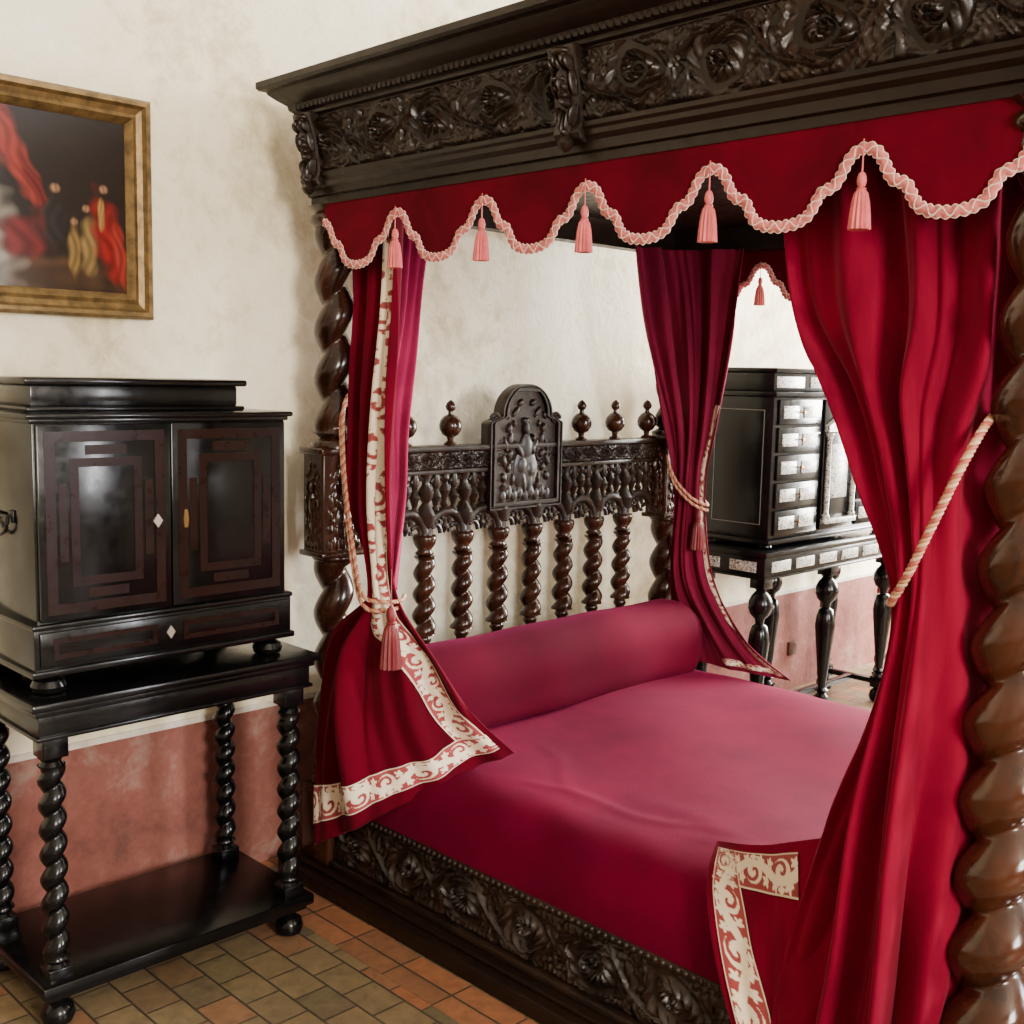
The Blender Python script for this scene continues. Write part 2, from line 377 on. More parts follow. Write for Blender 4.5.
def window(idx,kind,c,w,z0,z1,power,col=(1,.95,.87)):
    b=B(); g=B()
    if kind=='F':
        y=YF
        for x in (c-w/2,c,c+w/2): b.box(x-.03,x+.03,y-.01,y+.05,z0,z1)
        for k in range(4): z=z0+(z1-z0)*k/3; b.box(c-w/2-.03,c+w/2+.03,y-.01,y+.05,z-.025,z+.025)
        g.box(c-w/2,c+w/2,y-.005,y+.01,z0,z1,0); loc=(c,y+.1,(z0+z1)/2)
    else:
        x=XR
        for y in (c-w/2,c,c+w/2): b.box(x-.05,x+.01,y-.03,y+.03,z0,z1)
        for k in range(4): z=z0+(z1-z0)*k/3; b.box(x-.05,x+.01,c-w/2-.03,c+w/2+.03,z-.025,z+.025)
        g.box(x-.01,x+.005,c-w/2,c+w/2,z0,z1,0); loc=(x-.1,c,(z0+z1)/2)
    struct(b.obj("window_%d"%idx,M_frame)); struct(g.obj("window_%d_glass"%idx,M_glass))
    l=bpy.data.lights.new("window_daylight","AREA"); l.shape='RECTANGLE'; l.size=w; l.size_y=z1-z0; l.energy=power; l.color=col
    lo=bpy.data.objects.new("window_daylight",l); SC.collection.objects.link(lo); lo.location=loc
    tgt={'F':Vector((0,1,0)),'R':Vector((-1,0,0))}[kind]
    lo.rotation_euler=tgt.to_track_quat('-Z','Y').to_euler()
window(1,'F',3.55,1.0,1.30,3.1,400,(.97,.97,1))
window(2,'F',.2,1.0,1.35,3.1,430,(1,.92,.80))
window(3,'R',1.9,1.5,.9,2.8,1150,(1,.97,.92))
b=B().box(4.92,4.99,WY-.02,WY-.001,.18,.25,.006)
o=b.obj("wall_socket",M_brownp); top(o,"small brown square electrical socket on the pink dado","socket")
# ================================================================== BED
X0,X1=1.99,3.60; YH,YFt=2.77,.758; XC=(X0+X1)/2
bed=thing("four_poster_bed",(XC,1.8,0),"dark carved oak four-poster bed with barley-twist posts and heavy canopy","bed")
b=B().box(1.87,3.72,.62,2.90,0,.05,.01); b.box(1.90,3.69,.65,2.88,.05,.065,.006); b.obj("platform",M_oak2,bed)
def post(x,y,R0,R1,mat,block=None):
    b=B(); b.box(x-.07,x+.07,y-.07,y+.07,.065,.30,.01)
    b.lathe(x,y,[(.05,.30),(R0*1.05,.305),(R0*1.1,.32),(R0*.8,.335),(R0,.35)],32)
    zt=2.02; PT=.140; kw=dict(d=.46,n=72,per=36,hand=-1,gam=.72,off=.05)
    if block:
        b.twist(x,y,.35,block[0]-.02,R0,R0*.97,PT,**kw)
        b.lathe(x,y,[(R0,block[0]-.02),(R0*1.1,block[0]-.01),(R0,block[0])],32)
        b.box(x-.075,x+.075,y-.05,y+.05,block[0],block[1],.008)
        relief(b,(x-.07,y-.051,block[0]+.01),(1,0,0),(0,0,1),(0,-1,0),.14,block[1]-block[0]-.02,.014,figfn,res=.003,seed=2)
        relief(b,(x-.076,y+.045,block[0]+.01),(0,-1,0),(0,0,1),(-1,0,0),.09,block[1]-block[0]-.02,.014,figfn,res=.003,seed=2)
        b.box(x-.085,x+.085,y-.06,y+.06,block[0]-.005,block[0]+.012,.005); b.box(x-.085,x+.085,y-.06,y+.06,block[1]-.012,block[1]+.008,.005)
        b.lathe(x,y,[(R0*1.1,block[1]),(R0*1.15,block[1]+.02),(R0*.7,block[1]+.035),(R0,block[1]+.05)],32)
        b.twist(x,y,block[1]+.05,zt-.06,R0*.97,R1,PT,**kw)
    else:
        b.twist(x,y,.35,zt-.06,R0,R1,PT,**kw)
    b.lathe(x,y,[(R1,zt-.06),(R1*1.2,zt-.045),(R1*1.2,zt-.03),(R1,zt-.02),(R1*1.3,zt)],32)
    return b.obj("post",mat,bed,smooth=75)
post(X0,YH,.061,.057,M_postd,(1.01,1.32))
post(X1,YH,.061,.057,M_postd,(1.01,1.32))
post(X0-.01,YFt,.086,.056,M_post)
post(X1,YFt,.086,.056,M_post)
b=B().box(1.95,2.0,.84,2.72,.065,.27,.006)
relief(b,(1.949,2.71,.085),(0,-1,0),(0,0,1),(-1,0,0),1.86,.165,.018,res=.0036,seed=1)
b.box(1.925,1.96,.84,2.72,.065,.088,.006); b.box(1.93,1.96,.84,2.72,.25,.272,.006)
for k in range(88):
    y=.86+k*.021; b.lathe(1.932,y,[(.001,.252),(.006,.255),(.008,.261),(.006,.267),(.001,.27)],6)
b.obj("side_rail",M_oak,bed)
b=B().box(X1-.02,X1+.03,.84,2.72,.065,.27,.006); b.obj("side_rail",M_oak,bed)
b=B().box(2.05,3.54,.73,.78,.065,.27,.006); relief(b,(2.06,.729,.085),(1,0,0),(0,0,1),(0,-1,0),1.47,.165,.02,res=.006); b.obj("foot_rail",M_oak,bed)
hb=B(); HY=2.80
hb.box(2.06,3.53,HY-.02,HY+.03,1.225,1.24,.004); hb.box(2.06,3.53,HY-.015,HY+.025,1.24,1.30,.002); hb.box(2.05,3.54,HY-.03,HY+.035,1.30,1.318,.005)
relief(hb,(2.06,HY-.016,1.241),(1,0,0),(0,0,1),(0,-1,0),1.47,.058,.012,res=.0026,seed=4)
hb.box(2.06,3.53,HY-.02,HY+.03,.55,.64,.005)
head=hb.obj("headboard",M_oak,bed)
nb=8; sp=.166; xb=[XC-.01+(i-3.5)*sp for i in range(nb)]
ZA=1.025
for x in xb:
    b=B(); b.lathe(x,HY,[(.02,.64),(.024,.65),(.016,.665),(.026,.68),(.018,.70)],20)
    b.twist(x,HY,.70,ZA-.065,.040,.035,.070,d=.46,n=36,per=24,hand=-1,gam=.70,off=.05)
    b.lathe(x,HY,[(.018,ZA-.065),(.032,ZA-.057),(.022,ZA-.045),(.036,ZA-.025),(.040,ZA-.005),(.036,ZA+.005)],20)
    putsub(b.obj("baluster",M_postd,smooth=75),head)
tr=B(); ends=[2.05]+xb+[3.54]
for i in range(len(ends)-1):
    a,c=ends[i],ends[i+1]; m_=(a+c)/2; r=(c-a)/2-.006
    hh=min(r,.078)
    tr.tube([(m_-r*math.cos(t*pi/18),HY-.004,ZA+hh*math.sin(t*pi/18)) for t in range(19)],.017,10)
    # lobed underside of each arch
    for q in (-1,0,1):
        cxq=m_+q*r*.52; zq=ZA+(.048 if q==0 else .018)
        tr.tube([(cxq-r*.27*math.cos(t*pi/8),HY-.004,zq-.012+.028*math.sin(t*pi/8)) for t in range(9)],.008,8)
    tr.lathe(m_,HY,[(.002,ZA+.004),(.009,ZA+.014),(.013,ZA+.026),(.006,ZA+.040),(.010,ZA+.055),(.008,ZA+.075)],12)
    # upper tier of small turned spindles and arches up to the rail
    for q in (-.5,0,.5):
        xx=m_+q*r*1.0; z0_=ZA+.088-(abs(q)*.036)
        tr.lathe(xx,HY,[(.008,z0_),(.015,z0_+.012),(.008,z0_+.026),(.012,z0_+.040),(.020,z0_+.058),(.012,z0_+.074),(.008,z0_+.082),(.016,min(1.226,z0_+.098)),(.010,1.23)],12)
for x in xb:
    tr.lathe(x,HY-.002,[(.024,ZA),(.014,ZA+.018),(.028,ZA+.045),(.034,ZA+.070),(.020,ZA+.095),(.012,ZA+.108),(.024,ZA+.128),(.028,ZA+.145),(.014,ZA+.165),(.012,ZA+.178),(.020,1.228)],16)
for i in range(2*(nb+1)):
    xx=2.05+(3.54-2.05)*(i+.5)/(2*(nb+1)); rr=.037
    tr.tube([(xx-rr*math.cos(t*pi/10),HY,1.178+.036*math.sin(t*pi/10)) for t in range(11)],.008,8)
putsub(tr.obj("tracery",M_oak),head)
for dx in (.32,.51,.70):
    for s in (-1,1):
        x=XC+s*dx; b=B(); z=1.316
        b.lathe(x,HY,[(.02,z),(.022,z+.008),(.010,z+.016),(.012,z+.028),(.026,z+.036),(.036,z+.052),(.038,z+.066),(.034,z+.082),(.022,z+.096),(.009,z+.103),(.008,z+.112),(.015,z+.118),(.018,z+.128),(.013,z+.14),(.004,z+.148),(.001,z+.15)],24)
        putsub(b.obj("finial",M_postd),head)
def pw(z):
    if z<1.385: return .178
    if z<1.415: return .178-.058*(math.sin((z-1.385)/.03*pi/2))**2
    t=(z-1.415)/(1.521-1.415); return .120*math.sqrt(max(0,1-t**2.0))+.002
b=B(); zs=list(np.linspace(1.09,1.415,120))+list(np.linspace(1.418,1.5205,76)); ns=140
G=np.zeros((len(zs),ns+1,3)); XP=XC+.01
for j,z in enumerate(zs):
    w=pw(z)
    s_=np.linspace(-1,1,ns+1); x=XP+s_*w
    e=np.minimum((1-np.abs(s_))*w,min(z-1.09,(1.523-z)))
    fg=figfn((x-XP+.15)/.30,np.full(ns+1,(z-1.105)/.40),1,1)*.020
    rim=np.where(e<.010,.012,np.where(e<.016,.004,np.where(e<.028,.014,0)))
    h=.003+np.where(e<.028,rim,fg)
    h=np.where(e<.0015,0,h)
    G[j,:,0]=x; G[j,:,1]=HY-.018-h; G[j,:,2]=z
b.grid(G)
poly=[(XP-pw(z),z) for z in zs]+[(XP+pw(z),z) for z in reversed(zs)]
b.ext(poly,lambda a,c,w:(a,w,c),HY-.018,HY+.015)
for s in (-1,1):
    b.tube([(XP+s*(.146+.024*math.cos(t*pi/8)*(1-t/26)),HY-.022,1.400+.022*math.sin(t*pi/8)*(1-t/26)) for t in range(22)],.007,8)
putsub(b.obj("carved_panel",M_oak),head)
# canopy
Z0=2.02
rect=(1.93,3.68,.60,2.80)
prof=[(-.09,Z0+.005),(0,Z0),(0,Z0+.02),(.010,Z0+.024),(.010,Z0+.045),(.022,Z0+.055),(.022,Z0+.066),(.030,Z0+.072),(.030,Z0+.082),(.018,Z0+.085),(.035,Z0+.236),(.048,Z0+.240),(.048,Z0+.250),(.062,Z0+.256),(.066,Z0+.268),(.095,Z0+.28),(.118,Z0+.292),(.122,Z0+.298),(.142,Z0+.300),(.150,Z0+.306),(.150,Z0+.322),(-.09,Z0+.322)]
V=[];Fc=[];n=len(prof)
for (sx,sy,x,y) in ((-1,-1,rect[0],rect[2]),(1,-1,rect[1],rect[2]),(1,1,rect[1],rect[3]),(-1,1,rect[0],rect[3])):
    for d,z in prof:
        V.append((x+sx*d,y+sy*d*(1 if sy<0 else .35),z))
for k in range(4):
    k2=(k+1)%4
    for i in range(n): Fc.append((k*n+i,k*n+(i+1)%n,k2*n+(i+1)%n,k2*n+i))
b=B().add(V,Fc)
b.box(2.0,3.6,.68,2.74,Z0+.09,Z0+.11,.002)
for k in range(110):
    y=.60+k*.0200
    b.box(rect[0]-.066,rect[0]-.05,y,y+.011,Z0+.252,Z0+.268,.001)
can=b.obj("canopy",M_oak2,bed,smooth=30)
b=B(); relief(b,(rect[0]-.018,rect[3]-.01,Z0+.085),(0,-1,0),(0,0,1),(-1,0,0),2.18,.151,.020,res=.0030,seed=0,lean=.014); putsub(b.obj("frieze_carving",M_oak),can)
b=B(); relief(b,(rect[0]+.01,rect[2]-.018,Z0+.085),(1,0,0),(0,0,1),(0,-1,0),1.73,.151,.020,res=.007,seed=0,lean=.014); putsub(b.obj("frieze_carving",M_oak),can)
def maskfn(X,Y,L,H,seed=0):
    h=np.zeros_like(X)
    def el(cx,cy,sx,sy,a,rot=0):
        nonlocal h
        c,s=math.cos(rot),math.sin(rot); dx=X/L-cx; dy=Y/H-cy
        q=((dx*c+dy*s)/sx)**2+((-dx*s+dy*c)/sy)**2
        h=np.maximum(h,a*np.sqrt(np.clip(1-q,0,1)))
    el(.5,.60,.30,.17,.7); el(.5,.58,.07,.10,1.0); el(.36,.64,.10,.035,.95,.2); el(.64,.64,.10,.035,.95,-.2); el(.33,.55,.09,.05,.9); el(.67,.55,.09,.05,.9); el(.5,.47,.14,.03,.9); el(.5,.40,.10,.05,.85)
    for k in range(5): el(.2+.15*k,.80+.03*(k%2),.08,.08,.7,(k-2)*.3)
    for k in range(5): el(.22+.14*k,.26-.05*(2-abs(k-2)),.06,.14,.75,(2-k)*.35)
    el(.5,.93,.3,.05,.6); el(.15,.6,.08,.14,.6); el(.85,.6,.08,.14,.6); el(.5,.08,.12,.06,.6)
    return h
for y in (2.75,1.765,.70):
    b=B(); x0=rect[0]-.015
    prof2=[(0,Z0+.04),(.018,Z0+.045),(.028,Z0+.06),(.020,Z0+.085),(.022,Z0+.11),(.030,Z0+.15),(.040,Z0+.19),(.050,Z0+.215),(.054,Z0+.235),(.048,Z0+.243),(0,Z0+.243)]
    b.ext(prof2,lambda d,z,w:(x0-d,w,z),y-.034,y+.034)
    ny,nz=56,100; U_,Vv=np.meshgrid(np.linspace(0,1,ny+1),np.linspace(0,1,nz+1))
    fg=maskfn(U_,Vv,1,1)*.030+.003; fg[0]=fg[-1]=-.004; fg[:,0]=fg[:,-1]=-.004
    zz=Z0+.045+.195*Vv; dd=np.interp(zz,[p[1] for p in prof2[1:9]],[p[0] for p in prof2[1:9]])
    b.grid(np.stack([x0-dd-fg,y+.038-U_*.076,zz],2))
    b.lathe(x0-.030,y,[(.001,Z0+.018),(.013,Z0+.026),(.019,Z0+.038),(.013,Z0+.05),(.005,Z0+.055)],14)
    putsub(b.obj("corbel",M_oak),can)
# valance
def scal(s):
    return float(np.interp(abs(s),[0,.10,.17,.21,.235,.26,.30,.335,.365,.39,.42,.45,.475,.5],[0,.03,.11,.25,.40,.46,.485,.53,.66,.80,.91,.965,.99,1.0]))
YC0=1.736; PER=.335
def zlow(y):
    ph=((y-YC0)/PER)%1.0; return 1.842+.128*scal(ph-.5)
def valance(x,y0,y1,cusps,label,nrmx=-1,fold=.003):
    n=int((y1-y0)/.006); G=np.zeros((14,n+1,3)); pts=[]
    for i in range(n+1):
        y=y0+(y1-y0)*i/n; zl=zlow(y)
        for j in range(14):
            t=j/13; z=2.05+(zl-2.05)*t
            G[j,i]=(x+fold*math.sin(y*19)*t+nrmx*.006*t,y,z)
        pts.append((x+fold*math.sin(y*19)+nrmx*.006,y,zl))
    b=B(); b.grid(G); v=top(b.obj("valance",M_velV,solid=.006),label,"valance","bed valances")
    P=[Vector(p) for p in pts]; L=[0]
    for i in range(1,len(P)): L.append(L[-1]+(P[i]-P[i-1]).length)
    tot=L[-1]; m=int(tot/.003); A=np.array([p[:] for p in P]); La=np.array(L)
    q=np.stack([np.interp(np.linspace(0,tot,m),La,A[:,k]) for k in range(3)],1)
    nx=Vector((nrmx,0,0)); bb=B(); b1=[];b2=[]; core=[]
    for i in range(m):
        t=Vector(q[min(i+4,m-1)]-q[max(i-4,0)]).normalized(); s=t.cross(nx)
        a=i*.003; sn=math.sin(2*pi*a/.032); o=.0068*sn
        c=Vector(q[i])+nx*.006
        b1.append(c+s*o); b2.append(c-s*o+nx*.0012); e_=.0096+.0018*math.cos(2*pi*a/.016); core.append((c-s*e_,c+s*e_))
    bb.tube(b1,.0018,6); bb.tube(b2,.0018,6)
    bb.tube([c[0][:] for c in core],.0016,6); bb.tube([c[1][:] for c in core],.0016,6)
    putsub(bb.obj("braid_loops",M_braid2),v)
    bc=B(); bc.grid(np.array([[p[0][:],((p[0]+p[1])/2+nx*.001)[:],p[1][:]] for p in core])); putsub(bc.obj("braid",M_braid,solid=.003),v)
    for y in cusps: tassel("tassel",v,x+nrmx*.016,y,1.985,.160,.019)
    return v
valance(1.938,.62,2.74,[YC0+PER*k for k in range(-3,3)],"crimson velvet scalloped valance with pink braid and tassels under canopy")
valance(3.655,.62,2.74,[YC0+PER*k for k in range(-3,3)],"crimson scalloped valance with tassels on the bed's far side",-1)
# ================================================================== BEDSPREAD + BOLSTER
nx_,ny_=220,260
uu=np.linspace(0,1,nx_+1); tt=.35*uu+.65*(.5-.5*np.cos(pi*uu)); yy=np.linspace(.82,2.74,ny_+1)
T,Y=np.meshgrid(tt,yy); X=1.935+(3.655-1.935)*T
e=np.minimum(T,1-T)*1.64
Zb=.28+.17*np.clip(1-np.exp(-(e/.055)),0,1)**.8
e2=np.minimum(T,1-T)*1.7
Zb+=(.012*np.sin(3.1*X+1.7*Y)*np.minimum(1,e2*5)+.005*np.sin(9*X-6*Y+2)*np.minimum(1,e2*4))
Zb+=.004*np.sin(23*Y+3*np.sin(5*X))*np.exp(-((e2-.06)/.07)**2)
for (cx,cy,ang,ln,wd,dp) in ((2.25,1.5,1.35,.35,.05,.003),(2.18,1.25,1.5,.3,.03,.003),(2.2,1.85,1.7,.25,.025,.003),(2.3,2.1,1.0,.2,.025,.003)):
    c,s=math.cos(ang),math.sin(ang); a=(X-cx)*c+(Y-cy)*s; p_=-(X-cx)*s+(Y-cy)*c+.02*np.sin(a*14)
    Zb+=dp*np.exp(-(p_/wd)**2)*np.exp(-(a/ln)**2)
ey=Y-.82; Zb-=np.where(ey<.2,.13*(1-np.clip(ey/.2,0,1))**2.2,0)
G=np.stack([X,Y,Zb],2)
b=B(); b.grid(G)
for i0 in (0,nx_):
    S=G[:,i0].copy(); S2=S.copy(); S2[:,2]=.255; b.grid(np.stack([S,S2]))
for j0 in (0,ny_):
    S=G[j0].copy(); S2=S.copy(); S2[:,2]=.12; b.grid(np.stack([S,S2]))
top(b.obj("bedspread",M_bed,smooth=80),"smooth magenta-crimson velvet bedspread covering the mattress of the four-poster","bedspread")
b=B(); nr=56; G=np.zeros((141,nr+1,3))
for i in range(141):
    t=i/140; x=2.03+(3.59-2.03)*t; e=min(t,1-t)*1.56
    sc=(min(1,max(0.0,e/.14))**.40) if e<.14 else 1
    R=.138*sc*(1+.014*math.sin(7*x)+.010*math.sin(17*x))
    for k in range(nr+1):
        a=2*pi*k/nr; ca_,sa=math.cos(a),math.sin(a)
        yy_=2.62+R*1.02*(abs(ca_)**.85)*(1 if ca_>0 else -1); zz=.573+R*(abs(sa)**.9)*(1 if sa>0 else -1)
        if ca_<0 and sa<0: yy_-=.060*sc*(-sa)**2
        G[i,k]=(x,yy_,max(zz,.452))
b.grid(G); top(b.obj("bolster",M_bol,smooth=80),"long round crimson velvet bolster lying against the headboard","bolster")
# ================================================================== CURTAINS
A1=Drape([
 [(2.005,2.66,2.03),(2.0,2.56,2.03),(1.995,2.46,2.03)],
 [(1.995,2.65,1.75),(1.985,2.55,1.75),(1.98,2.45,1.75)],
 [(1.975,2.64,1.47),(1.955,2.54,1.47),(1.95,2.43,1.47)],
 [(1.955,2.62,1.18),(1.925,2.52,1.17),(1.93,2.41,1.16)],
 [(1.94,2.50,.95),(1.89,2.45,.93),(1.93,2.385,.94)],
 [(1.92,2.66,.77),(1.86,2.45,.74),(2.00,2.29,.77)],
 [(1.90,2.70,.48),(1.855,2.45,.53),(2.11,2.28,.61)],
 [(1.885,2.72,.14),(1.90,2.43,.31),(2.215,2.215,.488)]],
 [.016,.016,.018,.013,.008,.026,.026,.016],3.2,.4)
A2=Drape([
 [(2.01,2.71,2.03),(2.15,2.725,2.03),(2.32,2.72,2.03)],
 [(2.01,2.70,1.70),(2.12,2.71,1.70),(2.27,2.71,1.70)],
 [(1.99,2.68,1.40),(2.08,2.69,1.40),(2.20,2.68,1.40)],
 [(1.97,2.62,1.18),(2.02,2.61,1.17),(2.10,2.57,1.16)],
 [(1.95,2.49,.95),(1.96,2.47,.94),(1.97,2.45,.95)]],
 [.018,.018,.016,.012,.006],4.5,1.0,(-.3,-1,0))
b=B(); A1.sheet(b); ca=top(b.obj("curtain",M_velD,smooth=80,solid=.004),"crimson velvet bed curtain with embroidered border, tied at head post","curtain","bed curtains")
b=B(); A2.sheet(b,2,3); putsub(b.obj("curtain_head_panel",M_velB,smooth=80,solid=.004,label="crimson inner curtain panel beside the headboard, painted rosy as if lit"),ca)
edges(A1,1,parent=ca,lh=.75)
def tieback(parent,paths,rad,tx,L,R):
    b=B()
    for p in paths: ropepath(b,p,rad,.028)
    t=b.obj("tieback",M_cord); putsub(t,parent)
    if tx: tassel("tassel",t,tx[0],tx[1],tx[2],L,R,M_tassd)
tieback(ca,[[(2.02,2.70,1.50),(1.945,2.66,1.45),(1.905,2.60,1.25),(1.870,2.50,1.02),(1.852,2.44,.945),(1.880,2.382,.935),(1.93,2.375,.935),(1.97,2.41,.94)],
            [(2.01,2.71,1.47),(1.935,2.66,1.41),(1.895,2.58,1.17),(1.862,2.49,.975),(1.852,2.43,.915),(1.885,2.378,.912),(1.94,2.385,.915)]],.0058,(1.875,2.350,1.03),.27,.028)
Bd=Drape([
 [(3.27,2.725,2.03),(3.50,2.68,2.03),(3.59,2.45,2.03)],
 [(3.36,2.725,1.73),(3.53,2.66,1.73),(3.60,2.48,1.73)],
 [(3.48,2.71,1.39),(3.55,2.63,1.39),(3.60,2.54,1.39)],
 [(3.555,2.69,1.14),(3.55,2.635,1.13),(3.60,2.585,1.13)],
 [(3.57,2.70,.82),(3.55,2.63,.81),(3.60,2.53,.79)],
 [(3.58,2.70,.64),(3.555,2.54,.62),(3.60,2.36,.56)],
 [(3.58,2.66,.47),(3.56,2.44,.46),(3.59,2.16,.462)]],
 [.024,.024,.018,.010,.013,.014,.005],4.2,.2)
b=B(); Bd.sheet(b); cb=top(b.obj("curtain",M_velC,smooth=80,solid=.004),"crimson velvet curtain coloured as if lit, gathered by cord at far head post","curtain","bed curtains")
edges(Bd,1,d0=.004,d1=.034,hem=(.02,.05),wtop=.30,parent=cb,lh=.5,hemu=(.55,1))
tieback(cb,[[(3.58,2.74,1.29),(3.53,2.72,1.25),(3.515,2.67,1.17),(3.53,2.60,1.10),(3.58,2.56,1.07),(3.62,2.60,1.08)],
            [(3.57,2.74,1.27),(3.525,2.71,1.22),(3.512,2.66,1.14),(3.53,2.59,1.075),(3.58,2.555,1.05)]],.0058,(3.55,2.575,1.14),.24,.026)
C1=Drape([
 [(2.01,1.30,2.03),(2.01,1.10,2.03),(2.02,.93,2.03),(2.11,.82,2.03)],
 [(1.985,1.24,1.72),(1.985,1.06,1.72),(1.98,.90,1.72),(2.08,.78,1.72)],
 [(1.96,1.13,1.55),(1.955,1.02,1.55),(1.955,.89,1.57),(2.08,.79,1.58)],
 [(1.94,1.045,1.38),(1.925,.97,1.40),(1.94,.88,1.45),(2.06,.80,1.47)],
 [(1.93,.955,1.18),(1.90,.92,1.20),(1.91,.87,1.26),(2.06,.81,1.30)],
 [(1.93,.965,.98),(1.90,.93,.98),(1.90,.87,1.0),(2.06,.80,1.02)],
 [(1.93,1.05,.72),(1.89,.96,.70),(1.88,.87,.70),(2.05,.78,.72)],
 [(1.92,1.12,.42),(1.88,.99,.40),(1.87,.88,.38),(2.03,.76,.44)],
 [(1.90,1.17,.08),(1.87,1.03,.07),(1.87,.91,.07),(1.94,.85,.07)]],
 [.022,.026,.026,.018,.009,.014,.026,.030,.032],4.1,.9,irr=.6)
b=B(); C1.sheet(b)
C3=Drape([
 [(2.06,.84,2.03),(2.2,.79,2.03),(2.42,.76,2.03)],
 [(2.06,.83,1.6),(2.18,.79,1.6),(2.34,.76,1.6)],
 [(2.06,.82,1.25),(2.12,.79,1.25),(2.20,.77,1.25)],
 [(2.06,.81,.8),(2.16,.78,.8),(2.28,.72,.8)],
 [(2.04,.79,.45),(2.16,.72,.45),(2.36,.70,.45)],
 [(2.03,.70,.08),(2.16,.68,.08),(2.40,.69,.08)]],
 [.02,.02,.01,.016,.012,.012],3.5,.5,(-.2,-1,0))
C3.sheet(b,3,3)
C2=Drape([
 [(2.12,1.445,.490),(2.04,1.26,.565),(1.96,1.04,.68)],
 [(1.985,1.37,.445),(1.95,1.19,.48),(1.92,1.02,.52)],
 [(1.900,1.265,.30),(1.890,1.13,.30),(1.885,1.0,.30)],
 [(1.875,1.135,.07),(1.87,1.06,.07),(1.87,.96,.06)]],
 [.002,.006,.010,.012],1.8,.3)
C2.sheet(b)
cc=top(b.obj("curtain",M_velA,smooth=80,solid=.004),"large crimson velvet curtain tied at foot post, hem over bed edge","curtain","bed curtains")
b=B()
band(b,C2,lambda a,t,w:(.030+.078*t)/np.maximum(C2.wid(w),.26),lambda a,t:.085+.915*a,260,36,.50)
band(b,C2,lambda a,t,w:.070+.63*a,lambda a,t:.085+.20*t,220,36,.30)
putsub(b.obj("trim",M_trim,smooth=80,label="cream scroll-embroidered band"),cc)
tieback(cc,[[(2.02,.83,1.50),(1.935,.815,1.485),(1.880,.83,1.41),(1.862,.865,1.31),(1.862,.905,1.215),(1.882,.940,1.165),(1.93,.955,1.16),(1.99,.93,1.19),(2.03,.86,1.30)]],.0078,None,0,0)
# ================================================================== SIDE TABLE 1 + CABINET 1
t1=thing("side_table",(1.36,2.72,0),"black ebonised side table with barley-twist legs and low shelf","side table")
tx0,tx1,ty0,ty1=.985,1.735,2.50,2.95
b=B().box(tx0-.012,tx1+.012,ty0-.012,ty1,.775,.795,.006); b.box(tx0,tx1,ty0,ty1,.760,.777,.004); b.obj("table_top",M_ebony,t1)
b=B().box(tx0+.01,tx1-.01,ty0+.01,ty1-.01,.705,.762,.004); b.box(tx0+.004,tx1-.004,ty0+.004,ty1-.006,.703,.712,.002); b.obj("apron",M_ebony,t1)
b=B().box(tx0,tx1,ty0,ty1-.02,.085,.115,.006); b.box(tx0+.015,tx1-.015,ty0+.015,ty1-.035,.07,.087,.003); b.obj("shelf",M_ebony,t1)
for x in (tx0+.05,tx1-.055):
    for y in (ty0+.045,ty1-.07):
        b=B(); b.box(x-.03,x+.03,y-.03,y+.03,.655,.706,.003); b.lathe(x,y,[(.03,.655),(.022,.645),(.028,.635)],20)
        b.twist(x,y,.165,.635,.031,.031,.060,d=.42,n=28,per=18,hand=-1,gam=.66,off=.06)
        b.lathe(x,y,[(.028,.165),(.022,.155),(.03,.145)],20); b.box(x-.03,x+.03,y-.03,y+.03,.113,.147,.003)
        b.obj("leg",M_ebony,t1,smooth=60)
        b=B().lathe(x,y,[(.018,0),(.034,.008),(.04,.025),(.034,.045),(.018,.056),(.024,.072)],20); b.obj("foot",M_ebony,t1)
k1=thing("cabinet",(1.345,2.72,.795),"black ebonised two-door cabinet with reddish inlay standing on twisted-leg table","cabinet")
cx0,cx1,cy0,cy1=1.015,1.675,2.555,2.90
ZB=.845
b=B().box(cx0,cx1,cy0,cy1,ZB+.115,1.43,.003)
b.box(cx0-.012,cx1+.012,cy0-.012,cy1,ZB+.004,ZB+.115,.003); b.box(cx0-.02,cx1+.02,cy0-.02,cy1,ZB-.004,ZB+.012,.004); b.box(cx0-.016,cx1+.016,cy0-.016,cy1,ZB+.105,ZB+.118,.004)
b.box(cx0-.018,cx1+.018,cy0-.018,cy1,1.43,1.443,.005); b.box(cx0-.008,cx1+.008,cy0-.008,cy1,1.42,1.432,.003)
b.obj("body",M_ebony,k1)
b=B().box(1.035,1.605,2.63,2.88,1.443,1.455,.005); b.box(1.05,1.59,2.645,2.865,1.455,1.505,.004); b.box(1.03,1.61,2.625,2.885,1.505,1.522,.006); b.obj("lid",M_ebony,k1)
def frame(b,x0,x1,z0,z1,w,y,th=.0015):
    b.box(x0,x1,y-th,y,z0,z0+w,0);b.box(x0,x1,y-th,y,z1-w,z1,0);b.box(x0,x0+w,y-th,y,z0+w,z1-w,0);b.box(x1-w,x1,y-th,y,z0+w,z1-w,0)
